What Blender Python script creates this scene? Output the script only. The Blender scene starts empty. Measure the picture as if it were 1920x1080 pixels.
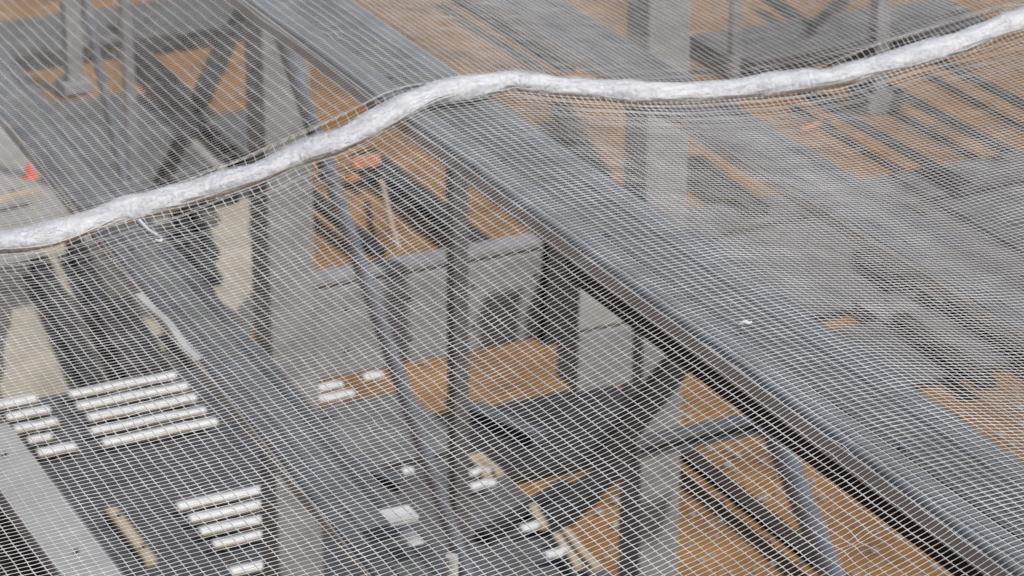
import bpy, math, random
import numpy as np
from mathutils import Vector, Matrix
random.seed(4); rng = np.random.default_rng(7)
S = bpy.context.scene; COL = S.collection
# ---------------------------------------------------------------- camera
PITCH, YAW = math.radians(22.5), math.radians(25.46)
cam = bpy.data.objects.new('camera', bpy.data.cameras.new('camera')); COL.objects.link(cam)
cam.location = (0, 0, 16.2); cam.rotation_euler = (math.radians(90) - PITCH, 0, -YAW)
cam.data.sensor_width = 36; cam.data.lens = 105.86; cam.data.clip_start = .1; cam.data.clip_end = 2000
cam.data.dof.use_dof = True; cam.data.dof.focus_distance = 5.2; cam.data.dof.aperture_fstop = 10.5
S.camera = cam
# ---------------------------------------------------------------- sky and sun
SUN_EL, SUN_AZ = 52, 150          # azimuth clockwise from +Y
w = bpy.data.worlds.new('World'); S.world = w; w.use_nodes = True
nt = w.node_tree; bg = nt.nodes['Background']
sky = nt.nodes.new('ShaderNodeTexSky'); sky.sky_type = 'NISHITA'; sky.sun_disc = False
sky.sun_elevation = math.radians(SUN_EL); sky.sun_rotation = math.radians(SUN_AZ); sky.dust_density = 2.0
nt.links.new(sky.outputs[0], bg.inputs[0]); bg.inputs[1].default_value = .075
sl = bpy.data.lights.new('sun', 'SUN'); sl.energy = 3.1; sl.angle = math.radians(4); sl.color = (1, .975, .94)
so = bpy.data.objects.new('sun', sl); COL.objects.link(so)
e, z_ = math.radians(SUN_EL), math.radians(SUN_AZ)
sd = Vector((math.sin(z_) * math.cos(e), math.cos(z_) * math.cos(e), math.sin(e)))
so.rotation_euler = sd.to_track_quat('Z', 'Y').to_euler(); so.location = (0, -20, 40)
S.view_settings.view_transform = 'Standard'; S.view_settings.look = 'None'; S.view_settings.exposure = 0.18; S.view_settings.gamma = 1
# ---------------------------------------------------------------- materials
M = {}
def mat(name, col, col2=None, rough=.85, metal=0., scale=4., bump=.0, bscale=60., col3=None, coat=0, det=8, stretch=None):
    m = bpy.data.materials.new(name); m.use_nodes = True; n = m.node_tree; b = n.nodes['Principled BSDF']
    b.inputs['Roughness'].default_value = rough; b.inputs['Metallic'].default_value = metal
    tc = n.nodes.new('ShaderNodeTexCoord'); src = tc.outputs['Object']
    if stretch:
        mp = n.nodes.new('ShaderNodeMapping'); mp.inputs['Scale'].default_value = stretch
        n.links.new(src, mp.inputs[0]); src = mp.outputs[0]
    if col2 is None: col2 = tuple(c * .8 for c in col)
    no = n.nodes.new('ShaderNodeTexNoise'); no.inputs['Scale'].default_value = scale; no.inputs['Detail'].default_value = det
    no.inputs['Roughness'].default_value = .62
    n.links.new(src, no.inputs['Vector'])
    cr = n.nodes.new('ShaderNodeValToRGB'); cr.color_ramp.elements[0].position = .3; cr.color_ramp.elements[1].position = .7
    cr.color_ramp.elements[0].color = (*col2, 1); cr.color_ramp.elements[1].color = (*col, 1)
    if col3:
        el = cr.color_ramp.elements.new(.5); el.color = (*col3, 1)
    n.links.new(no.outputs['Fac'], cr.inputs[0]); n.links.new(cr.outputs[0], b.inputs['Base Color'])
    if bump:
        nb = n.nodes.new('ShaderNodeTexNoise'); nb.inputs['Scale'].default_value = bscale; nb.inputs['Detail'].default_value = 5
        n.links.new(src, nb.inputs['Vector'])
        bu = n.nodes.new('ShaderNodeBump'); bu.inputs['Strength'].default_value = bump; bu.inputs['Distance'].default_value = .05 if name != 'hem' else .004
        n.links.new(nb.outputs['Fac'], bu.inputs['Height']); n.links.new(bu.outputs[0], b.inputs['Normal'])
    M[name] = m; return m
mat('soil', (.32, .155, .048), (.115, .054, .019), scale=.8, bump=.8, bscale=5, col3=(.225, .108, .034))
mat('wet', (.13, .122, .105), (.06, .057, .05), scale=1.4, bump=.6, bscale=6)
mat('sand', (.46, .40, .30), (.27, .235, .175), scale=1.2, bump=.5, bscale=7)
mat('screed', (.34, .32, .29), (.24, .23, .21), scale=1.5, bump=.2)
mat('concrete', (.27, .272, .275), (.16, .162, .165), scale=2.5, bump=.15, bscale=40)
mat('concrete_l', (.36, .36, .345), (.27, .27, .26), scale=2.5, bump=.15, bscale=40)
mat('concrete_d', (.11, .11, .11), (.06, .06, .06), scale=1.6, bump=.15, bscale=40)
mat('dark', (.03, .028, .026), (.012, .011, .011), scale=2, bump=.2, bscale=20)
mat('deckblue', (.07, .071, .08), (.032, .033, .038), scale=2.2, bump=.1, bscale=30)
mat('darksteel', (.020, .020, .021), (.010, .010, .010), rough=.85, scale=3)  # near-black; serves dark steel and the bars that stand in for shadows
mat('steel', (.10, .10, .105), (.06, .06, .065), rough=.5, scale=4)
mat('roofsteel_mid', (.16, .165, .158), (.11, .115, .11), rough=.6, metal=.1, scale=2.5, stretch=(2, .8, 1), bump=.05, bscale=30)
mat('bluesteel', (.21, .245, .31), (.12, .145, .19), rough=.4, metal=.3, scale=5)
mat('galv', (.34, .36, .385), (.22, .235, .26), rough=.38, metal=.55, scale=14)
mat('roofsteel', (.27, .27, .278), (.205, .205, .21), rough=.4, metal=.35, scale=2.0, col3=(.24, .24, .248), stretch=(2, .8, 1), bump=.03, bscale=30)
mat('concrete_m', (.16, .16, .155), (.075, .075, .075), scale=1.1, bump=.2, bscale=25)
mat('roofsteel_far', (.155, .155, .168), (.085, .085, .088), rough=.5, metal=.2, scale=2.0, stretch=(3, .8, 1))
mat('flange', (.44, .44, .43), (.34, .34, .33), rough=.7, scale=10)
mat('rust_shade', (.035, .02, .015), (.014, .009, .008), rough=.95, scale=6)  # brown-black; serves rusty steel and a bar that stands in for shadow
mat('white', (.80, .80, .78), (.6, .6, .58), rough=.4, scale=18)
mat('palegrey', (.62, .62, .58), (.5, .5, .46), rough=.5, scale=9)
mat('timber', (.48, .37, .25), (.33, .25, .16), rough=.8, scale=5)
mat('orange', (.62, .24, .10), (.45, .17, .07), rough=.5, scale=5)
mat('red', (.75, .06, .05), (.6, .04, .04), rough=.5, scale=5)
mat('hem', (.68, .68, .685), (.56, .56, .58), rough=1, scale=26, bump=.12, bscale=120, stretch=(.25, 3, 3))
def thread_mat(name, c):
    m = bpy.data.materials.new(name); m.use_nodes = True; n = m.node_tree; b = n.nodes['Principled BSDF']
    b.inputs['Roughness'].default_value = .55
    tc = n.nodes.new('ShaderNodeTexCoord'); no = n.nodes.new('ShaderNodeTexNoise'); no.inputs['Scale'].default_value = 3.5; no.inputs['Detail'].default_value = 10; no.inputs['Roughness'].default_value = .75
    n.links.new(tc.outputs['Object'], no.inputs['Vector']); cr = n.nodes.new('ShaderNodeValToRGB'); cr.color_ramp.elements[0].position = .36; cr.color_ramp.elements[1].position = .58
    cr.color_ramp.elements[0].color = (c[0]*.70, c[1]*.69, c[2]*.65, 1); cr.color_ramp.elements[1].color = (*c, 1)
    n.links.new(no.outputs['Fac'], cr.inputs[0]); n.links.new(cr.outputs[0], b.inputs['Base Color'])
    tr = n.nodes.new('ShaderNodeBsdfTranslucent'); tr.inputs[0].default_value = (*c, 1)
    mx = n.nodes.new('ShaderNodeMixShader'); mx.inputs[0].default_value = .25
    n.links.new(b.outputs[0], mx.inputs[1]); n.links.new(tr.outputs[0], mx.inputs[2])
    n.links.new(mx.outputs[0], n.nodes['Material Output'].inputs[0]); M[name] = m
thread_mat('thread', (.84, .84, .83)); M['hem'].node_tree.nodes['Principled BSDF'].inputs['Specular IOR Level'].default_value = .1
# ---------------------------------------------------------------- helpers
def tag(o, label=None, cat=None, group=None, kind=None):
    if label: o['label'] = label
    if cat: o['category'] = cat
    if group: o['group'] = group
    if kind: o['kind'] = kind
    return o
def make(name, verts, faces, m, parent=None, smooth=False, bevel=0, seg=2):
    me = bpy.data.meshes.new(name); me.from_pydata([tuple(v) for v in verts], [], faces); me.update()
    o = bpy.data.objects.new(name, me); COL.objects.link(o); me.materials.append(M[m])
    if smooth: me.shade_smooth()
    if bevel:
        b = o.modifiers.new('bevel', 'BEVEL'); b.width = bevel; b.segments = seg; b.limit_method = 'ANGLE'
    if parent: o.parent = parent
    return o
def empty(name, loc):
    o = bpy.data.objects.new(name, None); COL.objects.link(o); o.location = loc; o.empty_display_size = .2; return o
def boxv(x0, x1, y0, y1, z0, z1):
    v = [(x, y, z) for z in (z0, z1) for y in (y0, y1) for x in (x0, x1)]
    f = [(0, 2, 3, 1), (4, 5, 7, 6), (0, 1, 5, 4), (2, 6, 7, 3), (0, 4, 6, 2), (1, 3, 7, 5)]
    return v, f
def join(parts):
    V, F = [], []
    for v, f in parts:
        k = len(V); V += list(v); F += [tuple(i + k for i in q) for q in f]
    return V, F
def prism(profile, p0, p1, up=(0, 0, 1)):
    """profile: list of (side, up) closed polygon; extruded from p0 to p1"""
    a, b = Vector(p0), Vector(p1); d = (b - a).normalized(); u = Vector(up)
    if abs(d.dot(u)) > .95: u = Vector((0, 1, 0))
    s = d.cross(u).normalized(); u = s.cross(d).normalized(); n = len(profile)
    V = [tuple(c + s * x + u * y) for c in (a, b) for x, y in profile]
    F = [tuple(range(n)), tuple(reversed(range(n, 2 * n)))] + [(i + n, (i + 1) % n + n, (i + 1) % n, i) for i in range(n)]
    return V, F
def iprof(w, h, tf, tw):
    return [(-w/2, -h), (w/2, -h), (w/2, -h+tf), (tw/2, -h+tf), (tw/2, -tf), (w/2, -tf), (w/2, 0), (-w/2, 0), (-w/2, -tf), (-tw/2, -tf), (-tw/2, -h+tf), (-w/2, -h+tf)]
def rel(v, o): return [(x - o[0], y - o[1], z - o[2]) for x, y, z in v]
def column(name, x, y, w, z0, z1, m, label, cat, group=None):
    t = tag(empty(name, (x, y, z0)), label, cat, group)
    make('shaft', *boxv(0, w, 0, w, 0, z1 - z0), m, t, bevel=.02)
    make('base_collar', *boxv(-.12, w + .12, -.12, w + .12, .004, .18), m, t, bevel=.02)
    for k in (-1, 1):
        make('dowel', *boxv(w/2 + k*w*.3 - .012, w/2 + k*w*.3 + .012, w*.3, w*.3 + .024, z1 - z0, z1 - z0 + .35), 'rust_shade', t)
def post(name, x, y, w, z0, z1, m, label, cat, group=None):
    t = tag(empty(name, (x, y, z0)), label, cat, group)
    make('shaft', *boxv(0, w, 0, w, .03, z1 - z0), m, t, bevel=.012)
    make('base_plate', *boxv(-.1, w + .1, -.1, w + .1, 0.005, .035), m, t)
    make('cap_plate', *boxv(-.04, w + .04, -.04, w + .04, z1 - z0, z1 - z0 + .02), m, t)
def cbeam(name, x0, x1, y0, y1, z0, z1, m, label, cat, group=None):
    o = make(name, *[rel(q, (x0, y0, z0)) if i == 0 else q for i, q in enumerate(boxv(x0, x1, y0, y1, z0, z1))], m, bevel=.02)
    o.location = (x0, y0, z0); tag(o, label, cat, group)
def spandrel(name, x0, x1, y0, y1, z0, z1, m, label, cat, group=None):
    t = tag(empty(name, (x0, y0, z0)), label, cat, group); L, D, H = x1 - x0, y1 - y0, z1 - z0
    make('panel', *boxv(0, L, 0, D, 0, H), m, t, bevel=.015)
    make('joint_strip', *boxv(.02, L - .02, .04, D - .02, H, H + .03), 'dark', t)
    make('capping', *boxv(0, L, 0, D, H + .03, H + .10), m, t, bevel=.012)
    for i in range(4):
        for zz in (.22, .58):
            cx = L*(i + .5)/4; V = [(cx + .022*math.cos(a), y, zz + .022*math.sin(a)) for y in (-.004, .02) for a in [math.pi/5*q for q in range(10)]]
            make('tie_hole', V, [tuple(range(10))] + [(q, (q+1) % 10, (q+1) % 10 + 10, q + 10) for q in range(10)], 'dark', t)
def xib(name, x0, x1, y0, y1, z0, z1, m, label, cat, group=None):
    w, h = y1 - y0, z1 - z0; t = tag(empty(name, (x0, y0, z0)), label, cat, group)
    make('beam_section', *prism(iprof(w, h, .018, .014), (0, w/2, h), (x1 - x0, w/2, h)), m, t)
    for x in (0, x1 - x0): make('end_plate', *boxv(x - .012, x + .012, -.02, w + .02, -.03, h + .03), m, t)
def slab(name, x0, x1, y0, y1, z0, z1, m, label, cat, group=None):
    t = tag(empty(name, (x0, y0, z0)), label, cat, group); L, D, H = x1 - x0, y1 - y0, z1 - z0
    parts = []; n = max(1, round(D / 3.2)); k = max(1, round(L / 4.2))
    for i in range(n):
        for j in range(k):
            parts.append(boxv(L*j/k + .04, L*(j+1)/k - .04, D*i/n + .04, D*(i+1)/n - .04, .05, H))
    make('bay', *join(parts), m, t, bevel=.012)
    make('edge_beam', *boxv(.03, L - .03, .03, D - .03, .002, H - .05), 'dark', t)
def ibeam(name, p, q, w, h, m, label, cat, group=None):
    a, b = Vector(p), Vector(q); t = tag(empty(name, b if b.z < a.z else a), label, cat, group); o = t.location
    u = (0, -1, 0)
    make('beam_section', *prism(iprof(w, h, .02, .02), a - o, b - o, up=u), m, t)
    d = (b - a).normalized()
    for c in (a, b): make('end_plate', *prism([(-w/2-.02, -h-.02), (w/2+.02, -h-.02), (w/2+.02, .02), (-w/2-.02, .02)], c - o - d*.01, c - o + d*.01, up=u), m, t)
def lying(name, p, q, w, h, m, label, cat, group=None):  # also draws the dark bars that stand in for shadows on the soil
    a, b = Vector(p), Vector(q); o = Vector((a.x, a.y, a.z - h)); t = tag(empty(name, o), label, cat, group)
    if 'steel' in m or m == 'rust_shade':
        make('beam_section', *prism(iprof(w, h, .02, .016), a - o, b - o), m, t)
        d = (b - a).normalized()
        for c in (a, b): make('end_plate', *prism([(-w/2-.015, -h+.004), (w/2+.015, -h+.004), (w/2+.015, .02), (-w/2-.015, .02)], c - o - d*.01, c - o + d*.01), m, t)
    else:
        make('body', *prism([(-w/2, -h+.004), (w/2, -h+.004), (w/2, 0), (-w/2, 0)], a - o, b - o), m, t, bevel=.015)
        d = (b - a).normalized()
        for f in (.2, .8):
            c = a + (b - a) * f - o
            make('lifting_loop', *prism([(-.03, -.005), (.03, -.005), (.03, .05), (-.03, .05), ], c - d*.01, c + d*.01), 'rust_shade', t)
def prop(name, p, q, w, h, m, label, cat, group=None):
    a, b = Vector(p), Vector(q); o = b; t = tag(empty(name, o), label, cat, group); r = w/2; n = 16
    pr = [(r*math.cos(2*math.pi*i/n), r*math.sin(2*math.pi*i/n)) for i in range(n)]
    make('tube', *prism(pr, a - o, b - o), m, t, smooth=False, bevel=0)
    d = (b - a).normalized(); k = [(x*1.25, y*1.25) for x, y in pr]
    for f in (.35, .7):
        c = a + (b - a)*f - o; make('collar', *prism(k, c - d*.06, c + d*.06), m, t)
    make('foot_plate', *boxv(-r*1.8, r*1.8, -r*1.8, r*1.8, .002, .03), m, t)
def plank(name, p, q, w, h, m, label, cat, group=None):
    a, b = Vector(p), Vector(q); o = Vector((a.x, a.y, a.z - h)); a = a + Vector((random.uniform(-.04, .04), random.uniform(-.012, .012), 0))
    d = (b - a).normalized(); s = d.cross(Vector((0, 0, 1)))
    nseg = 8; prof = [(-w/2, -h), (w/2, -h), (w/2, -h*.3), (w*.42, 0), (-w*.42, 0), (-w/2, -h*.3)]; V = []; F = []
    ph = random.random() * 6
    for i in range(nseg + 1):
        c = a + (b - a) * i / nseg - o + s * .006 * math.sin(i * .8 + ph) + Vector((0, 0, .004 * math.sin(i * 1.3 + ph)))
        V += [tuple(c + s * x + Vector((0, 0, y))) for x, y in prof]
    for i in range(nseg):
        for j in range(6):
            F.append((i*6 + j, i*6 + (j+1) % 6, (i+1)*6 + (j+1) % 6, (i+1)*6 + j))
    F += [tuple(range(5, -1, -1)), tuple(range(nseg*6, nseg*6 + 6))]
    if m == 'white' and name == 'white_plank':
        t = tag(empty(name, o), label, cat, group); make('board', V, F, m, t)
        for f in (.12, .5, .88):
            c = a + (b - a) * f - o
            make('bearer', *boxv(c.x - .04, c.x + .04, c.y - w*.42, c.y + w*.5, c.z - h - .12, c.z - h - .003), 'dark', t)
        make('edge_strip', *prism([(-w/2 - .012, -h - .02), (-w/2 + .03, -h - .02), (-w/2 + .03, -h - .003), (-w/2 - .012, -h - .003)][::1] if False else [(w/2 - .03, -h - .02), (w/2 + .012, -h - .02), (w/2 + .012, -h - .003), (w/2 - .03, -h - .003)], a - o, b - o), 'timber', t)
    else:
        ob = make(name, V, F, m); ob.location = o; tag(ob, label, cat, group)
def white_box(p, w, d, h):
    t = tag(empty('white_box', p), 'small flat white box with a lid lying on the blurred left roof beam', 'box')
    make('body', *boxv(-w/2, w/2, 0, d, .002, h - .008), 'white', t, bevel=.002)
    make('lid', *boxv(-w/2 - .003, w/2 + .003, -.003, d + .003, h - .008, h), 'white', t, bevel=.003)
def cement_bag(p):
    n, V, F = 10, [], []
    for i in range(n + 1):
        for j in range(n + 1):
            u, v = i/n*2 - 1, j/n*2 - 1; k = (1 - u**4) * (1 - v**4)
            V.append((u*.024, v*.04, .002 + .016*k + .001*math.sin(9*u + 5*v)))
    for i in range(n):
        for j in range(n): a = i*(n+1) + j; F.append((a, a + n + 1, a + n + 2, a + 1))
    b0 = len(V); V += [(x, y, .0005) for x, y, z in V]
    F += [tuple(k + b0 for k in reversed(f)) for f in list(F)]
    o = make('plastic_pouch', V, F, 'palegrey', smooth=True); o.location = p; tag(o, 'small crumpled pale pouch lying just in front of the flat white box', 'pouch')
def stub(p):  # stub added in place of the central post's pale lower part
    t = tag(empty('post_foot_stub', p), 'short pale stub added on the left roof beam for the pale foot of the central post', 'stub')
    pr = [(.017*math.cos(math.pi*i/8), .017*math.sin(math.pi*i/8)) for i in range(16)]
    make('tube', *prism(pr, (0, 0, .004), (0, 0, .112)), 'palegrey', t)
    make('flange', *prism([(x*1.6, y*1.6) for x, y in pr], (0, 0, .0005), (0, 0, .006)), 'palegrey', t)
def barrier(p):
    t = tag(empty('site_barrier', p), 'small orange barrier board on the soil right of the slanting prop', 'barrier')
    make('board', *boxv(-.22, .24, 0, .05, .32, .52), 'orange', t, bevel=.015)
    make('board', *boxv(-.30, -.12, .0, .05, .12, .24), 'orange', t, bevel=.015); make('panel', *boxv(-.10, .2, .02, .05, .08, .315), 'darksteel', t)
    for x in (-.2, .18): make('leg', *join([boxv(x, x + .04, .055, .095, 0, .55), boxv(x - .02, x + .06, -.15, .3, 0.003, .04)]), 'darksteel', t)
def cone(p):
    t = tag(empty('traffic_cone', p), 'small red traffic cone standing at the left edge above the seam', 'traffic cone')
    n = 20; prof = [(.095, .02), (.055, .13), (.02, .24), (.0, .245)]; V = []; F = []
    for r, z in prof[:-1]:
        V += [(r*math.cos(2*math.pi*i/n), r*math.sin(2*math.pi*i/n), z) for i in range(n)]
    for k in range(2):
        for i in range(n): F.append((k*n + i, k*n + (i+1) % n, (k+1)*n + (i+1) % n, (k+1)*n + i))
    F.append(tuple(range(2*n, 3*n)))
    make('body', V, F, 'red', t, smooth=True); make('base', *boxv(-.13, .13, -.13, .13, .002, .022), 'orange', t, bevel=.01)
def sheet(name, pts, z, m):
    P2 = []
    n = len(pts)
    for i in range(n):                       # wavy outline
        a, b = Vector(pts[i]), Vector(pts[(i + 1) % n]); s = (b - a); L = s.length; nn = Vector((-s.y, s.x)) / max(L, .01)
        k = max(2, int(L / .5))
        for j in range(k): P2.append(a + s*j/k + nn*(random.uniform(-.12, .12) if j else 0))
    c = sum(P2, Vector((0, 0))) / len(P2)
    V = [(q.x - c.x, q.y - c.y, 0) for q in P2]
    o = make(name, V, [tuple(range(len(V)))], m); o.location = (c.x, c.y, z); tag(o, kind='structure')
    if o.data.polygons[0].normal.z < 0: o.data.flip_normals()
def foot(p):
    t = tag(empty('column_footing', (p[0] + .135, p[1] + .135, 0)), 'square grey footing block at the foot of the far upper right column', 'footing')
    make('block', *join([boxv(-.34, -.26, -.34, .34, .003, .30), boxv(.26, .34, -.34, .34, .003, .30), boxv(-.26, .26, -.34, -.26, .003, .30), boxv(-.26, .26, .26, .34, .003, .30)]), 'concrete', t)
    make('grout', *boxv(-.258, .258, -.258, .258, .19, .24), 'concrete_l', t)
# ---------------------------------------------------------------- ground: one sheet to the horizon
def ground():
    xs = np.concatenate([[-900, -300, -100, -30], np.linspace(0, 45, 91), [80, 200, 600, 1200]])
    ys = np.concatenate([[-900, -200, -40, 0], np.linspace(15, 65, 101), [100, 250, 700, 1500]])
    V = []
    for y in ys:
        for x in xs:
            inner = 0 < x < 45 and 15 < y < 65
            V.append((x, y, (.03*math.sin(x*1.9 + y*.7) * math.sin(y*1.3 - x*.4) - .035) if inner else -.035))
    nx = len(xs); F = [(j*nx + i, j*nx + i + 1, (j+1)*nx + i + 1, (j+1)*nx + i) for j in range(len(ys) - 1) for i in range(nx - 1)]
    tag(make('ground', V, F, 'soil', smooth=True), kind='structure')
ground()

def rubble():
    r = np.random.default_rng(3); V = []; F = []
    base = [(1, 0, 0), (-1, 0, 0), (0, 1, 0), (0, -1, 0), (0, 0, 1), (0, 0, -1)]
    fc = [(0, 2, 4), (2, 1, 4), (1, 3, 4), (3, 0, 4), (2, 0, 5), (1, 2, 5), (3, 1, 5), (0, 3, 5)]
    for k in range(2600):
        x, y = r.uniform(9, 34), r.uniform(24, 54); g = r.random()
        if k % 3 == 0: x, y = 17.5 + r.normal(0, 2.2), 28 + r.normal(0, 2)
        s = .015 + .05 * g**3; n = len(V)
        for b in base: V.append((x + b[0]*s*r.uniform(.7, 1.3), y + b[1]*s*r.uniform(.7, 1.3), -.02 + s*.4 + b[2]*s*r.uniform(.5, .8)))
        F += [tuple(i + n for i in f) for f in fc]
    tag(make('rubble', V, F, 'screed'), 'small grey stones strewn over the orange-brown soil', 'rubble', kind='stuff')
rubble()
def cable(pts, label):  # black tube added to draw a joint line of the slab
    P = [Vector(p) for p in pts]; o = P[0].copy(); V = []; F = []; n = 8; r = .022; Q = []
    for i in range(len(P) - 1):
        for j in range(6):
            t = j/6; c = P[i].lerp(P[i+1], t); Q.append(c - o + Vector((.03*math.sin(i*6 + j), .04*math.sin((i*6 + j)*.7), 0)))
    for i, c in enumerate(Q):
        d = (Q[min(i+1, len(Q)-1)] - Q[max(i-1, 0)]).normalized(); s = d.cross(Vector((0, 0, 1))).normalized(); u = s.cross(d)
        V += [tuple(c + s*r*math.cos(2*math.pi*k/n) + u*r*math.sin(2*math.pi*k/n)) for k in range(n)]
    for i in range(len(Q) - 1):
        for k in range(n): F.append((i*n + k, i*n + (k+1) % n, (i+1)*n + (k+1) % n, (i+1)*n + k))
    ob = make('cable', V, F, 'dark', smooth=True); ob.location = o; tag(ob, label, 'cable')

column('concrete_column', 7.766, 20.8, 0.4, 0.0, 13.0, 'concrete', label='square grey concrete column left of the tall slanting blue-grey prop', cat='column', group='grey concrete columns of the frame')
column('concrete_column', 11.139, 20.8, 0.4, 0.0, 13.0, 'concrete', label='square grey concrete column that passes under the wide steel beam right of centre', cat='column', group='grey concrete columns of the frame')
column('concrete_column', 13.798, 46.133, 0.27, 0.0, 7.0, 'concrete', label='slim far concrete column at upper left beside the leaning thin prop', cat='column', group='grey concrete columns of the frame')
column('concrete_column', 25.455, 39.682, 0.27, 0.0, 9.0, 'concrete', label='slim far concrete column at upper right rising from a square footing', cat='column', group='grey concrete columns of the frame')
post('steel_post', 12.991, 40.56, 0.16, 0.0, 9.0, 'galv', label='thin pale grey steel post standing at upper left behind the seam of the net', cat='post')
post('steel_post', 23.169, 40.389, 0.17, 0.0, 9.0, 'galv', label='thin pale grey steel post standing at upper right, its foot just below the seam', cat='post')
post('steel_post', 9.099, 20.2, 0.14, 0.0, 8.6, 'steel', label='dark slender steel post in front of the concrete spandrel near the middle', cat='post')
spandrel('concrete_spandrel', 8.128, 10.404, 20.8, 21.0, 6.152, 6.936, 'concrete', label='deep grey concrete spandrel with a dark joint between the two large columns', cat='spandrel')
cbeam('concrete_block', 10.282, 10.797, 20.35, 20.75, 6.362, 7.053, 'concrete_l', label='pale upper concrete block tight against the left of the right-hand column', cat='concrete block', group='stacked concrete blocks by the right column')
cbeam('concrete_block', 10.288, 10.809, 20.35, 20.75, 5.801, 6.336, 'concrete', label='lower grey concrete block under the pale one beside the right-hand column', cat='concrete block', group='stacked concrete blocks by the right column')
ibeam('shade_stub', (10.103, 20.2, 7.312), (10.062, 20.2, 6.382), 0.3, 0.12, 'darksteel', label='short wide black stub standing in for the shaded gap between the spandrel and the pale concrete block', cat='shade_filler')  # black stub fills in for the shaded recess beside the spandrel
xib('steel_crossbeam', 10.63, 11.816, 19.9, 20.1, 5.316, 5.445, 'steel', label='short grey steel crossbeam running right from the right-hand column', cat='crossbeam')
ibeam('steel_brace', (11.116, 19.7, 6.419), (10.152, 19.7, 5.398), 0.22, 0.12, 'darksteel', label='black diagonal steel brace crossing the right-hand column below the wide beam', cat='brace')
prop('slanting_prop', (6.389, 19.5, 13.0), (10.357, 19.5, 0.0), 0.12, 0.12, 'bluesteel', label='long blue-grey slanting prop passing in front of the concrete spandrel', cat='prop', group='slanting steel props')
prop('slanting_prop', (11.657, 19.5, 5.636), (14.008, 19.5, 0.0), 0.22, 0.22, 'bluesteel', label='blue-grey slanting prop at lower right over the orange-brown soil', cat='prop', group='slanting steel props')
prop('slanting_prop', (8.367, 30.0, 12.0), (9.593, 30.0, 4.17), 0.1, 0.1, 'bluesteel', label='thinnest blue-grey slanting prop, at upper left behind the net seam', cat='prop', group='slanting steel props')
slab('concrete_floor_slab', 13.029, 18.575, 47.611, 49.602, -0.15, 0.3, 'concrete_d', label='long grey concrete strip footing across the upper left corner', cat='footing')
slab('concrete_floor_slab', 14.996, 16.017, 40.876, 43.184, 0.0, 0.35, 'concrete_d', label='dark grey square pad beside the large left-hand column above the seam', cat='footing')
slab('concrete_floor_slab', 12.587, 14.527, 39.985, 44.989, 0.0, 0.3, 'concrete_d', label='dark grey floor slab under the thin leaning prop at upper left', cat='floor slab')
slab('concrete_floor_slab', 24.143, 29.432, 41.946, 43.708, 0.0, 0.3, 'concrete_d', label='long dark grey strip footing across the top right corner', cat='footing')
slab('deck_and_shade_slab', 13.224, 16.523, 29.679, 31.68, 0.0, 0.12, 'dark', label='blackish flat slab standing in for deep shade, left of the black diagonal brace', cat='deck')  # dark slab put where the floor lies in deep shadow
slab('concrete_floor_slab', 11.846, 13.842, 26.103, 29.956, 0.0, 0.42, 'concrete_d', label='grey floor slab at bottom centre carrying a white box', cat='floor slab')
slab('deck_and_shade_slab', 8.143, 11.961, 26.074, 33.685, 0.0, 0.45, 'deckblue', label='large dark slate-coloured deck at lower left carrying rows of white planks', cat='deck')
slab('concrete_floor_slab', 19.88, 27.817, 32.436, 36.749, 0.0, 0.12, 'concrete_m', label='large grey concrete slab filling the right side behind the wide beam', cat='floor slab')
slab('concrete_floor_slab', 19.392, 24.268, 29.926, 31.908, 0.0, 0.12, 'concrete_d', label='narrow grey concrete slab below the orange soil gaps at right', cat='floor slab')
lying('beam_and_shade_bar', (21.566, 47.85, 0.3), (21.566, 43.072, 0.3), 0.22, 0.14, 'darksteel', label='thin dark steel beam lying on tan soil at top centre between the two wide beams', cat='steel beam', group='steel beams lying on the soil')
lying('beam_and_shade_bar', (24.449, 40.213, 0.3), (24.449, 35.487, 0.3), 0.24, 0.05, 'darksteel', label='lowest of the three dark bars standing in for beam shadows on soil at upper right', cat='steel beam', group='steel beams lying on the soil')  # three flat dark bars drawn in place of cast beam shadows
lying('beam_and_shade_bar', (25.837, 40.403, 0.3), (25.837, 36.396, 0.3), 0.24, 0.05, 'darksteel', label='middle one of the three dark bars standing in for beam shadows on soil at upper right', cat='steel beam', group='steel beams lying on the soil')
lying('beam_and_shade_bar', (27.335, 40.666, 0.3), (27.335, 36.998, 0.3), 0.24, 0.05, 'darksteel', label='topmost of the three dark bars standing in for beam shadows on soil at upper right', cat='steel beam', group='steel beams lying on the soil')
lying('beam_and_shade_bar', (16.846, 40.586, 0.3), (16.846, 35.365, 0.3), 0.34, 0.14, 'darksteel', label='dark steel beam lying on soil just right of the orange barrier', cat='steel beam', group='steel beams lying on the soil')
lying('beam_and_shade_bar', (15.393, 39.681, 0.3), (15.393, 36.759, 0.3), 0.2, 0.12, 'darksteel', label='short dark steel beam lying on soil just right of the left-hand column', cat='steel beam', group='steel beams lying on the soil')
lying('beam_and_shade_bar', (16.207, 29.937, 0.3), (16.207, 25.02, 0.3), 0.22, 0.1, 'rust_shade', label='dark brown bar standing in for a beam shadow on soil left of the lower right prop', cat='steel beam', group='steel beams lying on the soil')  # brown-black bar in place of a shadow stripe on the soil
lying('beam_and_shade_bar', (15.383, 48.461, 0.3), (15.139, 41.754, 0.3), 0.3, 0.14, 'darksteel', label='longer black bar of the crossed pair at upper left, running down to the right', cat='steel beam', group='steel beams lying on the soil')  # black I-section bar, crossed with the next one
lying('beam_and_shade_bar', (18.146, 49.191, 0.3), (13.438, 40.521, 0.3), 0.26, 0.14, 'darksteel', label='black bar of the crossed pair at upper left, running down to the left', cat='steel beam', group='steel beams lying on the soil')
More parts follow.
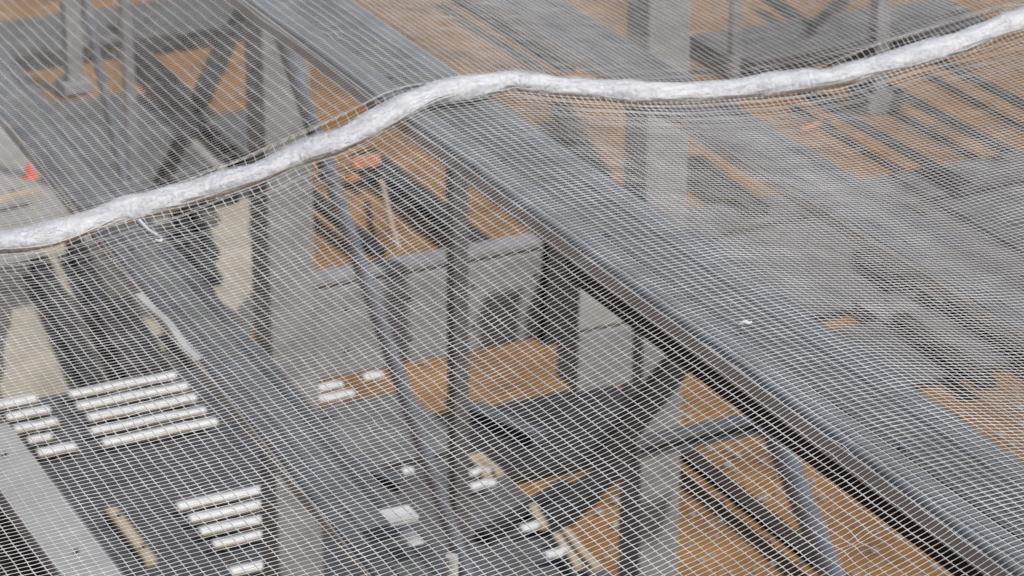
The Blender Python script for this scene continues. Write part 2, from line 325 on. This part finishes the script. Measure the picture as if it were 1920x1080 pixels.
lying('beam_and_shade_bar', (26.649, 45.216, 0.3), (26.385, 43.087, 0.3), 0.2, 0.14, 'darksteel', label='dark beam at top right running down to the right from the thin post', cat='steel beam', group='steel beams lying on the soil')
lying('beam_and_shade_bar', (28.057, 44.765, 0.3), (25.921, 42.701, 0.3), 0.22, 0.14, 'darksteel', label='dark beam at top right running down to the left towards the far column', cat='steel beam', group='steel beams lying on the soil')
lying('beam_and_shade_bar', (10.945, 38.503, 0.3), (10.26, 33.796, 0.3), 0.26, 0.2, 'darksteel', label='dark beam lying on pale sand at left, between the two sand patches', cat='steel beam', group='steel beams lying on the soil')
lying('beam_and_shade_bar', (11.609, 38.981, 0.3), (10.813, 33.807, 0.3), 0.24, 0.2, 'darksteel', label='dark beam lying on pale sand beside the wide left beam', cat='steel beam', group='steel beams lying on the soil')
lying('beam_and_shade_bar', (11.476, 36.629, 0.3), (11.131, 33.564, 0.3), 0.34, 0.2, 'darksteel', label='broad black beam lying on pale sand against the wide left beam', cat='steel beam', group='steel beams lying on the soil')
lying('beam_and_shade_bar', (13.623, 39.81, 0.3), (13.228, 37.754, 0.3), 0.22, 0.15, 'darksteel', label='short broad black beam on pale sand right under the seam', cat='steel beam', group='steel beams lying on the soil')
lying('beam_and_shade_bar', (11.937, 35.586, 0.3), (11.967, 33.627, 0.3), 0.3, 0.14, 'darksteel', label='black beam on sand under the white plank of the wide left beam', cat='steel beam', group='steel beams lying on the soil')
lying('beam_and_shade_bar', (13.386, 39.313, 0.3), (12.902, 36.802, 0.3), 0.25, 0.14, 'darksteel', label='short black beam on pale sand left of the large left-hand column', cat='steel beam', group='steel beams lying on the soil')
lying('beam_and_shade_bar', (14.537, 44.656, 0.3), (14.617, 42.998, 0.3), 0.26, 0.14, 'darksteel', label='short dark beam at upper left just above the pale screed', cat='steel beam', group='steel beams lying on the soil')
lying('beam_and_shade_bar', (21.276, 38.187, 0.3), (21.15, 35.907, 0.3), 0.3, 0.14, 'darksteel', label='dark beam lying between two small soil patches right of the right-hand column', cat='steel beam', group='steel beams lying on the soil')
lying('beam_and_shade_bar', (23.021, 35.508, 0.3), (23.045, 34.666, 0.3), 0.34, 0.14, 'darksteel', label='short dark beam lying on the large right slab near its upper corner', cat='steel beam', group='steel beams lying on the soil')
lying('beam_and_shade_bar', (21.674, 33.777, 0.3), (21.51, 32.53, 0.3), 0.4, 0.14, 'darksteel', label='short dark beam lying in the middle of the large right slab', cat='steel beam', group='steel beams lying on the soil')
lying('beam_and_shade_bar', (21.805, 31.71, 0.3), (21.767, 29.149, 0.3), 0.3, 0.14, 'darksteel', label='dark beam reaching the right edge of the picture at mid height', cat='steel beam', group='steel beams lying on the soil')
lying('beam_and_shade_bar', (20.846, 31.547, 0.3), (20.685, 29.254, 0.3), 0.24, 0.14, 'rust_shade', label='rusty dark beam on the narrow slab at right', cat='steel beam', group='steel beams lying on the soil')
lying('beam_and_shade_bar', (14.292, 31.75, 0.3), (14.785, 30.286, 0.3), 0.22, 0.14, 'steel', label='grey beam lying on the blackish shade slab behind the central post', cat='steel beam', group='steel beams lying on the soil')
lying('beam_and_shade_bar', (12.044, 30.351, 0.56), (12.562, 29.303, 0.56), 0.2, 0.14, 'steel', label='grey beam lying left of the central post at bottom', cat='steel beam', group='steel beams lying on the soil')
lying('beam_and_shade_bar', (12.806, 27.67, 0.56), (14.23, 28.43, 0.56), 0.2, 0.14, 'darksteel', label='dark beam leaning towards the white offcuts at bottom centre', cat='steel beam', group='steel beams lying on the soil')
lying('beam_and_shade_bar', (20.548, 41.351, 0.3), (19.719, 38.298, 0.3), 0.3, 0.14, 'darksteel', label='dark beam just below the seam right of the wide beam', cat='steel beam', group='steel beams lying on the soil')
lying('beam_and_shade_bar', (13.466, 27.576, 0.56), (15.093, 28.737, 0.56), 0.3, 0.14, 'darksteel', label='dark beam lying across the soil hollow at bottom centre', cat='steel beam', group='steel beams lying on the soil')
lying('concrete_lintel', (8.416, 32.573, 0.7), (8.416, 27.997, 0.7), 0.62, 0.25, 'concrete_l', label='pale concrete lintel lying at the lower left corner of the deck', cat='lintel')
lying('timber_batten', (9.208, 30.133, 0.55), (9.208, 28.701, 0.55), 0.14, 0.1, 'timber', label='single tan timber batten lying on the slate deck at bottom left', cat='batten')
plank('white_plank', (9.723, 33.268, 0.62), (11.111, 33.268, 0.62), 0.125, 0.035, 'white', label='topmost of the five white planks in the middle row of the deck', cat='plank', group='white planks laid out in the middle row of the deck')
plank('white_plank', (9.711, 32.89, 0.62), (11.133, 32.89, 0.62), 0.125, 0.035, 'white', label='second of the five white planks in the middle row of the deck', cat='plank', group='white planks laid out in the middle row of the deck')
plank('white_plank', (9.671, 32.501, 0.62), (11.109, 32.501, 0.62), 0.125, 0.035, 'white', label='middle of the five white planks in the middle row of the deck', cat='plank', group='white planks laid out in the middle row of the deck')
plank('white_plank', (9.643, 32.114, 0.62), (11.092, 32.114, 0.62), 0.1, 0.035, 'white', label='fourth of the five white planks in the middle row of the deck', cat='plank', group='white planks laid out in the middle row of the deck')
plank('white_plank', (9.667, 31.742, 0.62), (11.102, 31.742, 0.62), 0.125, 0.035, 'white', label='lowest of the five white planks in the middle row of the deck', cat='plank', group='white planks laid out in the middle row of the deck')
plank('white_plank', (8.581, 33.327, 0.62), (9.308, 33.327, 0.62), 0.125, 0.035, 'white', label='topmost of the five white planks at the left edge of the deck', cat='plank', group='white planks laid out at the left edge of the deck')
plank('white_plank', (8.784, 32.953, 0.62), (9.361, 32.953, 0.62), 0.125, 0.035, 'white', label='second of the five white planks at the left edge of the deck', cat='plank', group='white planks laid out at the left edge of the deck')
plank('white_plank', (8.791, 32.57, 0.62), (9.341, 32.57, 0.62), 0.125, 0.035, 'white', label='middle of the five white planks at the left edge of the deck', cat='plank', group='white planks laid out at the left edge of the deck')
plank('white_plank', (8.822, 32.196, 0.62), (9.146, 32.196, 0.62), 0.1, 0.035, 'white', label='fourth of the five white planks at the left edge of the deck', cat='plank', group='white planks laid out at the left edge of the deck')
plank('white_plank', (8.842, 31.803, 0.62), (9.32, 31.803, 0.62), 0.125, 0.035, 'white', label='lowest of the five white planks at the left edge of the deck', cat='plank', group='white planks laid out at the left edge of the deck')
plank('white_plank', (9.886, 29.745, 0.62), (11.649, 29.745, 0.62), 0.125, 0.035, 'white', label='topmost of the five white planks next to the left-hand column', cat='plank', group='white planks laid out next to the left-hand column')
plank('white_plank', (9.871, 29.378, 0.62), (11.5, 29.378, 0.62), 0.125, 0.035, 'white', label='second of the five white planks next to the left-hand column', cat='plank', group='white planks laid out next to the left-hand column')
plank('white_plank', (9.871, 29.027, 0.62), (11.36, 29.027, 0.62), 0.125, 0.035, 'white', label='middle of the five white planks next to the left-hand column', cat='plank', group='white planks laid out next to the left-hand column')
plank('white_plank', (9.898, 28.665, 0.62), (11.212, 28.665, 0.62), 0.1, 0.035, 'white', label='fourth of the five white planks next to the left-hand column', cat='plank', group='white planks laid out next to the left-hand column')
plank('white_plank', (9.863, 27.972, 0.62), (10.931, 27.972, 0.62), 0.125, 0.035, 'white', label='lowest of the five white planks next to the left-hand column', cat='plank', group='white planks laid out next to the left-hand column')
plank('white_offcut', (12.488, 31.788, 0.62), (12.939, 31.788, 0.62), 0.1, 0.05, 'white', label='long white offcut just right of the left-hand column', cat='offcut', group='white offcuts scattered on the floor')
plank('white_offcut', (12.627, 32.1, 0.62), (12.912, 32.1, 0.62), 0.1, 0.05, 'white', label='shorter white offcut just right of the left-hand column', cat='offcut', group='white offcuts scattered on the floor')
plank('white_offcut', (13.224, 32.165, 0.62), (13.489, 32.165, 0.62), 0.1, 0.05, 'white', label='small white offcut left of the long slanting prop', cat='offcut', group='white offcuts scattered on the floor')
plank('white_offcut', (12.548, 29.465, 0.62), (12.719, 29.465, 0.62), 0.1, 0.05, 'white', label='small white offcut above the white box', cat='offcut', group='white offcuts scattered on the floor')
plank('white_offcut', (13.297, 29.076, 0.62), (13.539, 29.076, 0.62), 0.1, 0.05, 'white', label='white offcut beside the tan boards at bottom centre', cat='offcut', group='white offcuts scattered on the floor')
plank('white_offcut', (13.154, 28.75, 0.62), (13.462, 28.75, 0.62), 0.1, 0.05, 'white', label='longer white offcut below the tan boards at bottom centre', cat='offcut', group='white offcuts scattered on the floor')
plank('white_offcut', (13.211, 27.521, 0.62), (13.466, 27.521, 0.62), 0.1, 0.05, 'white', label='white offcut at the edge of the brown soil hollow', cat='offcut', group='white offcuts scattered on the floor')
plank('white_offcut', (13.219, 26.825, 0.62), (13.46, 26.825, 0.62), 0.1, 0.05, 'white', label='white offcut lower in the brown soil hollow', cat='offcut', group='white offcuts scattered on the floor')
plank('timber_board', (13.491, 29.491, 0.62), (13.436, 28.877, 0.62), 0.11, 0.06, 'timber', label='tan board of the pair at bottom centre, the left one', cat='board', group='tan boards near the soil hollow')
plank('timber_board', (13.62, 29.495, 0.62), (13.603, 28.892, 0.62), 0.11, 0.06, 'timber', label='tan board of the pair at bottom centre, the right one', cat='board', group='tan boards near the soil hollow')
plank('timber_board', (13.573, 27.992, 0.62), (13.469, 27.444, 0.62), 0.11, 0.06, 'timber', label='pale board at the edge of the soil hollow', cat='board', group='tan boards near the soil hollow')
plank('timber_board', (13.491, 27.214, 0.62), (13.389, 26.406, 0.62), 0.11, 0.06, 'timber', label='pale board deep in the soil hollow, left one', cat='board', group='tan boards near the soil hollow')
plank('timber_board', (13.669, 27.275, 0.62), (13.554, 26.3, 0.62), 0.11, 0.06, 'timber', label='pale board deep in the soil hollow, right one', cat='board', group='tan boards near the soil hollow')
white_box((2.97, 6.939, 12.356), 0.085, 0.075, 0.022)
cement_bag((2.953, 6.85, 12.356))
stub((2.926, 6.519, 12.356))
barrier((16.532, 39.882, 0.0))
cone((11.789, 41.739, 0.3))
plank('timber_prop', (16.478, 39.158, 0.4), (15.588, 36.466, 0.4), 0.07, 0.07, 'timber', label='thin pale timber pole leaning past the orange barrier', cat='pole')
plank('timber_pole', (10.864, 41.002, 0.35), (11.78, 41.188, 0.35), 0.08, 0.08, 'timber', label='yellowish timber pole on the ground below the red cone', cat='pole')
plank('orange_lath', (23.757, 39.16, 0.1), (24.502, 39.408, 0.1), 0.08, 0.06, 'orange', label='short orange lath lying on soil at upper right', cat='lath')
sheet('trodden_ground', [(9.892, 41.078), (11.319, 40.161), (12.225, 40.693), (13.529, 40.819), (14.179, 40.258), (15.085, 40.716), (13.548, 36.404), (12.814, 35.104), (12.14, 33.144), (7.668, 32.869)], 0.012, 'wet')
sheet('sand', [(10.219, 37.519), (10.652, 37.736), (10.788, 36.998), (10.616, 35.71), (10.274, 33.99), (9.224, 34.49)], 0.03, 'sand')
sheet('sand', [(11.307, 40.116), (11.967, 40.4), (11.676, 39.24), (11.255, 37.448), (11.624, 37.273), (11.09, 35.681), (11.072, 36.189), (11.121, 37.512), (11.177, 38.797)], 0.03, 'sand')
sheet('sand', [(11.752, 36.581), (11.868, 36.073), (11.311, 34.231), (10.953, 34.402)], 0.03, 'sand')
sheet('sand', [(13.396, 39.84), (13.698, 39.818), (13.251, 38.491), (13.013, 38.238)], 0.03, 'sand')
sheet('sand', [(14.1, 39.995), (14.811, 40.156), (13.68, 37.16), (12.963, 36.108), (13.012, 37.259)], 0.03, 'sand')
sheet('path', [(14.105, 44.149), (15.177, 44.218), (15.171, 43.642), (14.746, 40.853), (13.152, 39.743), (9.733, 39.067), (11.361, 44.889), (12.509, 45.197)], 0.02, 'screed')
foot((25.455, 39.682, 0.0))
ROPE = [(1.414, 5.94, 13.813), (1.587, 5.885, 13.821), (1.665, 5.871, 13.825), (1.764, 5.878, 13.834), (1.866, 5.891, 13.846), (1.949, 5.884, 13.856), (2.057, 5.873, 13.875), (2.163, 5.852, 13.899), (2.264, 5.853, 13.926), (2.358, 5.83, 13.954), (2.466, 5.843, 13.986), (2.582, 5.87, 14.011), (2.65, 5.875, 14.012), (2.717, 5.876, 14.012), (2.802, 5.914, 14.0), (2.865, 5.903, 13.987), (2.937, 5.883, 13.974), (3.018, 5.879, 13.959), (3.117, 5.855, 13.945), (3.254, 5.847, 13.927), (3.373, 5.855, 13.915), (3.532, 5.829, 13.921), (3.607, 5.807, 13.926), (3.697, 5.811, 13.932), (3.814, 5.808, 13.945), (3.967, 5.812, 13.963), (4.09, 5.836, 13.975), (4.179, 5.854, 13.982), (4.536, 5.951, 13.996)]
ZX = [0, 1.0, 1.4, 1.7, 2.0, 2.2, 2.35, 2.46, 2.52, 2.6, 2.74, 2.85, 3.0, 3.2, 3.4, 3.7, 4.0, 4.3, 4.6, 6]
ZZ = [13.78, 13.785, 13.8, 13.815, 13.85, 13.895, 13.94, 13.972, 13.995, 14.0, 14.0, 13.978, 13.95, 13.92, 13.9, 13.92, 13.955, 13.98, 13.985, 13.98]
plank('white_plank', (2.882, 8.855, 12.36), (2.848, 8.287, 12.36), 0.028, 0.012, 'palegrey', label='pale grey strip lying along the edge of the blurred left roof beam', cat='strip')
P_tail = (1.883, 5.782, 13.836)
P_tie = (2.603, 4.522, 14.0)
P_shred = (2.594, 4.443, 14.0)
cable([(22.881, 35.272, 0.15), (23.25, 35.341, 0.15), (23.948, 35.405, 0.15), (24.803, 35.401, 0.15), (25.924, 35.481, 0.15)], label='long black tube added for the joint line across the large right slab to the picture edge')
cable([(19.999, 35.36, 0.15), (20.738, 35.571, 0.15), (21.177, 35.553, 0.15), (21.944, 35.621, 0.15)], label='short black tube added for a joint line of the large right slab near the right-hand column')
slab('concrete_floor_slab', 12.275, 13.984, 30.568, 32.483, 0.0, 0.17, 'concrete_m', label='mid-grey slab in the gap between the left roof beam and the slanting prop', cat='floor slab')
lying('concrete_lintel', (21.086, 32.572, 0.16), (21.086, 31.134, 0.16), 0.75, 0.14, 'concrete_m', label='grey concrete lintel bridging the orange soil gap at right, the left one', cat='lintel')
lying('concrete_lintel', (22.374, 32.658, 0.16), (22.374, 31.101, 0.16), 1.25, 0.14, 'concrete_m', label='grey concrete lintel bridging the orange soil gap at right, the right one', cat='lintel')
# ---------------------------------------------------------------- roof beams under the net
def roof_beam(name, x0, x1, y0, y1, z, th, label, turn=0.):
    w = x1 - x0; t = tag(empty(name, (x0, y0, z - th)), label, 'roof beam', 'wide flat steel roof beams'); t.rotation_euler.z = -turn
    r = min(.009, th*.4); n = 6
    prof = [(0.0, 0.0), (w, 0.0)]
    prof += [(w - r + r*math.cos(a), th - r + r*math.sin(a)) for a in [math.pi/2*i/n for i in range(n + 1)]]
    # shallow tray between two rounded lips
    prof += [(w*.78, th), (w*.72, th - .007), (w*.30, th - .007), (w*.23, th)]
    prof += [(r + r*math.cos(a), th - r + r*math.sin(a)) for a in [math.pi/2 + math.pi/2*i/n for i in range(n + 1)]]
    V = [(x, yy, zz) for yy in (0, y1 - y0) for x, zz in prof]; k = len(prof)
    F = [tuple(range(k)), tuple(reversed(range(k, 2*k)))] + [(i + k, (i+1) % k + k, (i+1) % k, i) for i in range(k)]
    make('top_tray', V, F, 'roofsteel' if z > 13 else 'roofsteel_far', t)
    make('tray_floor', *boxv(w*.31, w*.71, .01, y1 - y0 - .01, th - .0068, th - .0045), 'roofsteel_mid', t)
    make('side_rail', *boxv(-.006, 0, 0, y1 - y0, .004, th - r*1.1), 'flange', t)
    make('packer', *boxv(.008, w - .008, 0, y1 - y0, -.009, -.003), 'darksteel', t)
    if z > 13: make('packer', *boxv(.010, w - .010, 0, 5.05 - y0, -.050, -.010), 'rust_shade', t)
    for i in range(int((y1 - y0) / 1.1)):
        y = .5 + i*1.1
        for x in (w*.36,):
            v = [(x + .011*math.cos(a), y + .011*math.sin(a), zz) for zz in (th - .0068, th + .003) for a in [math.pi/3*q for q in range(6)]]
            make('bolt', v, [(6, 7, 8, 9, 10, 11)] + [(q, (q+1) % 6, (q+1) % 6 + 6, q + 6) for q in range(6)], 'galv', t)
A2, A3 = (2.565, 2.78), (5.40, 5.67)
roof_beam('roof_beam', 2.515, 2.752, 1.2, 16, 13.985, .048, 'wide steel roof beam that carries the net, running from top centre to the lower right corner')
roof_beam('roof_beam', A2[0], A2[1], 1.2, 22, 12.3, .056, 'blurred blue-grey roof beam below the net in the left part of the picture', turn=math.atan(.045))
roof_beam('roof_beam', A3[0], A3[1], 1.2, 22, 12.3, .056, 'blurred blue-grey roof beam below the net in the right part of the picture')
# ---------------------------------------------------------------- the net: every thread is a tube
def smooth_noise(x, y, sc, seed, oct=2):
    r = np.random.default_rng(seed); g = np.zeros_like(x)
    for k in range(6 * oct):
        a = r.uniform(0, 2*np.pi); fr = sc * r.uniform(.5, 2.2); p = r.uniform(0, 6.28)
        g += np.sin((x*np.cos(a) + y*np.sin(a)) * fr + p)
    return g / math.sqrt(6*oct)
zx, zz_ = np.array(ZX), np.array(ZZ)
fx = np.linspace(0, 6, 1201); fz_ = np.interp(fx, zx, zz_); ker = np.hanning(15); ker /= ker.sum()
fz_ = np.convolve(np.pad(fz_, 7, 'edge'), ker, 'valid')
def base_z(x): return np.interp(x, fx, fz_)
# rope centre line, resampled
def catmull(P, n):
    P = np.array(P); out = []
    for i in range(1, len(P) - 2):
        p0, p1, p2, p3 = P[i-1], P[i], P[i+1], P[i+2]
        for t in np.linspace(0, 1, n, endpoint=False):
            out.append(.5*((2*p1) + (-p0 + p2)*t + (2*p0 - 5*p1 + 4*p2 - p3)*t*t + (-p0 + 3*p1 - 3*p2 + p3)*t**3))
    return np.array(out)
RP = [(.2, ROPE[0][1] + .02, 13.79)] + [(.8, ROPE[0][1] + .01, 13.79)] + list(ROPE) + [(5.2, ROPE[-1][1], 13.98), (5.6, ROPE[-1][1], 13.98), (5.9, ROPE[-1][1], 13.98)]
rc = catmull(RP, 24)
def rope_y(x): return np.interp(x, rc[:, 0], rc[:, 1])
def rope_z(x): return np.interp(x, rc[:, 0], rc[:, 2])
def tubes(X, Y, Z, Rr, sides=5):
    """X,Y,Z,Rr arrays (nthreads, npts): returns verts, quads of open tubes"""
    nt_, n = X.shape; Pn = np.stack([X, Y, Z], -1)
    T = np.gradient(Pn, axis=1); T /= np.linalg.norm(T, axis=2, keepdims=True) + 1e-9
    up = np.array([0, 0, 1.]); Sd = np.cross(T, up); Sd /= np.linalg.norm(Sd, axis=2, keepdims=True) + 1e-9; U = np.cross(Sd, T)
    an = np.arange(sides) * 2*np.pi/sides
    V = Pn[:, :, None, :] + Rr[:, :, None, None] * (np.cos(an)[None, None, :, None]*Sd[:, :, None, :] + np.sin(an)[None, None, :, None]*U[:, :, None, :])
    idx = np.arange(nt_*n*sides).reshape(nt_, n, sides)
    a = idx[:, :-1, :]; b = np.roll(idx, -1, axis=2)[:, :-1, :]; c = np.roll(idx, -1, axis=2)[:, 1:, :]; d = idx[:, 1:, :]
    return V.reshape(-1, 3), np.stack([a, b, c, d], -1).reshape(-1, 4)
def np_mesh(name, chunks, m, parent=None):
    V, F, k = [], [], 0
    for v, f in chunks: V.append(v); F.append(f + k); k += len(v)
    V = np.concatenate(V); F = np.concatenate(F)
    me = bpy.data.meshes.new(name); me.vertices.add(len(V)); me.vertices.foreach_set('co', V.astype(np.float32).ravel())
    me.loops.add(F.size); me.loops.foreach_set('vertex_index', F.astype(np.int32).ravel())
    me.polygons.add(len(F)); me.polygons.foreach_set('loop_start', np.arange(0, F.size, 4, dtype=np.int32))
    me.update(calc_edges=True); me.materials.append(M[m]); me.shade_smooth()
    o = bpy.data.objects.new(name, me); COL.objects.link(o)
    if parent: o.parent = parent
    return o
def spaced(a, b, fn):
    out = [a]
    while out[-1] < b: out.append(out[-1] + fn(out[-1]))
    return np.array(out)
def net_panel(label, x_sp, dists, side, seed):
    rk = .84 if side > 0 else 1.0
    xs = spaced(.35, 5.2, x_sp)
    xs = xs + np.random.default_rng(seed).normal(0, .0010, len(xs))
    # fine grid: nodes at crossings with one point between
    I, J = np.meshgrid(np.arange(len(xs)), np.arange(len(dists)), indexing='ij')
    def pos(i, j):                                    # fractional thread indices -> xyz
        x = np.interp(i, np.arange(len(xs)), xs); s = np.interp(j, np.arange(len(dists)), dists)
        for (gx, gy, ga) in snags:
            q = np.exp(-((x - gx)**2 + (s - gy)**2)/.0007); x = x - ga*q*(x - gx); s = s - ga*q*(s - gy)
        fade = np.exp(-s / .16); ry = rope_y(x); mean = 5.84
        y = (ry*fade + mean*(1 - fade)) + side*s
        wob = smooth_noise(x, y, 7, seed + 1); x2 = x + .0018*wob + .0007*smooth_noise(x, y, 38, seed + 2); y2 = y + .0016*smooth_noise(x, y, 9, seed + 3) + + .0006*smooth_noise(x, y, 70, seed + 5)
        amp = np.clip((np.abs(x - 2.63) - .11) / .25, 0, 1)
        z = base_z(x2) + .0028*amp*smooth_noise(x, y, 8, seed + 4) + .0004*smooth_noise(x, y, 60, seed + 6)
        # pleats running along the seam
        z = z + fade*(rope_z(x) - .012 - base_z(x)) + np.exp(-s/.09) * .006 * np.sin(s*120 + 2*smooth_noise(x, x*0, 6, seed + 7)) * amp
        if side > 0: z = z + .022*np.exp(-((s - .06)/.042)**2) * np.clip(smooth_noise(x, x*0, 9, 77) + .3 + .9*np.exp(-((x - 2.35)/.16)**2), 0, 1.5)
        return x2, y2, z
    sr = np.random.default_rng(seed + 50); snags = [(sr.uniform(1.2, 4.4), sr.uniform(.1, 2.4), sr.uniform(-.45, .55)) for _ in range(26)]
    sub = 3
    jj = np.arange(0, (len(dists) - 1)*sub + 1) / sub; ii = np.arange(0, (len(xs) - 1)*sub + 1) / sub
    ch = []
    A, B = np.meshgrid(np.arange(len(xs)).astype(float), jj, indexing='ij'); X, Y, Z = pos(A, B)
    kn = np.isclose(B % 1, 0); R = np.where(kn, .0013, .00098)*rk*(1 + .08*smooth_noise(X, Y, 40, seed + 9)); ch.append(tubes(X, Y, Z, R))
    B, A = np.meshgrid(np.arange(len(dists)).astype(float), ii, indexing='ij'); X, Y, Z = pos(A, B)
    kn = np.isclose(A % 1, 0); R = np.where(kn, .0010, .00062)*rk*(1 + .15*smooth_noise(X, Y, 50, seed + 10))*(1.0 if side < 0 else .88); ch.append(tubes(X, Y, Z + .0004, R, 4))
    o = np_mesh('safety_net', ch, 'thread'); tag(o, label, 'net', 'panels of white safety net'); return o
def sx_low(x): return np.interp(x, [0, 2.2, 2.5, 2.65, 2.8, 3.0, 3.3, 6], [.0212, .0212, .0222, .0218, .0175, .0150, .0140, .0150])
def sx_up(x): return np.interp(x, [0, 2.3, 2.7, 2.85, 3.1, 6], [.0235, .0245, .023, .018, .0155, .015])
d_low = np.concatenate([[0, .007, .013, .020, .029, .040], .040 + np.cumsum(np.full(215, .0139))])
d_up = np.concatenate([[0, .009, .018, .040, .047, .066], .066 + np.cumsum(np.full(155, .0132))])
net_panel('white safety net panel below the seam, draped over the wide roof beam', sx_low, d_low, -1, 11)
net_panel('white safety net panel above the seam, stretched away into the distance', sx_up, d_up, 1, 31)
# ---------------------------------------------------------------- the seam rope
def rope():
    t = tag(empty('seam_rope', (rc[0][0], rc[0][1], rc[0][2])), 'thick fluffy white rope seam winding across the net', 'rope')
    o = np.array(t.location); P = rc; n = len(P); s = np.concatenate([[0], np.cumsum(np.linalg.norm(np.diff(P, axis=0), axis=1))])
    st = np.arange(0, s[-1], .0035); C = np.stack([np.interp(st, s, P[:, k]) for k in range(3)], -1)
    T = np.gradient(C, axis=0); T /= np.linalg.norm(T, axis=1, keepdims=True); up = np.array([0, 0, 1.]); Sd = np.cross(T, up); Sd /= np.linalg.norm(Sd, axis=1, keepdims=True); U = np.cross(Sd, T)
    ns = 40; an = np.linspace(0, 2*np.pi, ns, endpoint=False)
    SS, AA = np.meshgrid(st, an, indexing='ij')
    wv = 1 + .12*np.sin(SS*23 + 1) * np.sin(SS*7.3) + .05*smooth_noise(SS, SS*0, 34, 91) + .06*np.sin(SS*43 + 2*np.sin(SS*11))
    rr = .0240*wv + .0011*np.sin(AA*2 + SS*9)*.6 + .0006*np.sin(AA*7 - SS*31 + 1.3) + .0006*smooth_noise(SS*1.0, AA*.02, 170, 5) + .0007*rng.normal(size=SS.shape)
    px = np.cos(AA)*rr*1.35; pz = np.sin(AA)*rr
    V = C[:, None, :] + px[..., None]*Sd[:, None, :] + pz[..., None]*U[:, None, :] - o
    idx = np.arange(V.shape[0]*ns).reshape(-1, ns); a = idx[:-1]; b = np.roll(idx, -1, 1)[:-1]; c = np.roll(idx, -1, 1)[1:]; d = idx[1:]
    np_mesh('rope_body', [(V.reshape(-1, 3), np.stack([a, b, c, d], -1).reshape(-1, 4))], 'hem', t)
    # loose fibres lying along the rope
    N = 8000; k = rng.integers(4, len(st) - 5, N); a0 = rng.uniform(-.3, np.pi + .3, N); L = rng.uniform(.012, .05, N); pts = []
    for q in range(5):
        f = q/4; kk = np.clip(k + (f*L/.0035).astype(int), 0, len(st) - 1); aa = a0 + (f - .5)*rng.normal(0, .5, N)
        lift = .985 + .03*rng.random(N) + .10*np.sin(f*np.pi) + (.18*f*f)*(rng.random(N) < .25)
        r_ = .0241*wv[kk, 0]*lift
        pts.append(C[kk] + (np.cos(aa)*r_*1.35)[:, None]*Sd[kk] + (np.sin(aa)*r_)[:, None]*U[kk] - o + rng.normal(0, .0004, (N, 3)))
    Pp = np.stack(pts, 1); Rr = np.full((N, 5), .00020); Rr[:, -1] = .0001; Rr[:, 0] = .0001
    np_mesh('loose_fibres', [tubes(Pp[..., 0], Pp[..., 1], Pp[..., 2], Rr, 3)], 'hem', t)
    # hem threads twisted alongside the rope on both edges
    ch = []
    for off, ph in ((-.030, 0), (-.037, 2), (.032, 1), (.041, 3.5), (.052, 5)):
        w_ = off + .004*np.sin(st*23 + ph) + .003*np.sin(st*9.1 + ph*2); zz = .004*np.sin(st*17 + ph)
        Q = C + w_[:, None]*Sd*-1 + zz[:, None]*U - o; Q = Q[::3]
        ch.append(tubes(Q[None, :, 0], Q[None, :, 1], Q[None, :, 2], np.full((1, len(Q)), .0011), 5))
    np_mesh('lacing_threads', ch, 'thread', t)
rope()
def bit(name, pts, r, label, cat):
    Q = catmull([pts[0]] + pts + [pts[-1]], 8); o = Q[0].copy(); Q = Q - o
    R = np.interp(np.linspace(0, 1, len(Q)), [0, .5, 1], r)[None, :]
    ob = np_mesh(name, [tubes(Q[None, :, 0], Q[None, :, 1], Q[None, :, 2], R, 8)], 'hem'); ob.location = o; tag(ob, label, cat)
x, y, z = P_tail
bit('loose_cord_end', [(x, y + .05, z + .005), (x + .003, y + .0, z + .001), (x + .012, y - .045, z - .001), (x + .006, y - .075, z + .002), (x - .006, y - .07, z + .004)], [.005, .004, .003], 'white loose cord end hanging from the seam at left', 'cord')
x, y, z = P_tie
bit('cable_tie', [(x, y, z), (x + .001, y - .004, z + .011), (x + .001, y - .006, z + .022)], [.0012, .0011, .0009], 'tiny white cable tie end sticking up from the net on the wide beam', 'cable tie')
x, y, z = P_shred
bit('plastic_shred', [(x - .014, y + .002, z + .004), (x - .004, y, z + .009), (x + .006, y - .003, z + .006), (x + .013, y - .002, z + .009)], [.0015, .0045, .001], 'tiny white plastic shred caught on the net just right of the cable tie', 'shred')
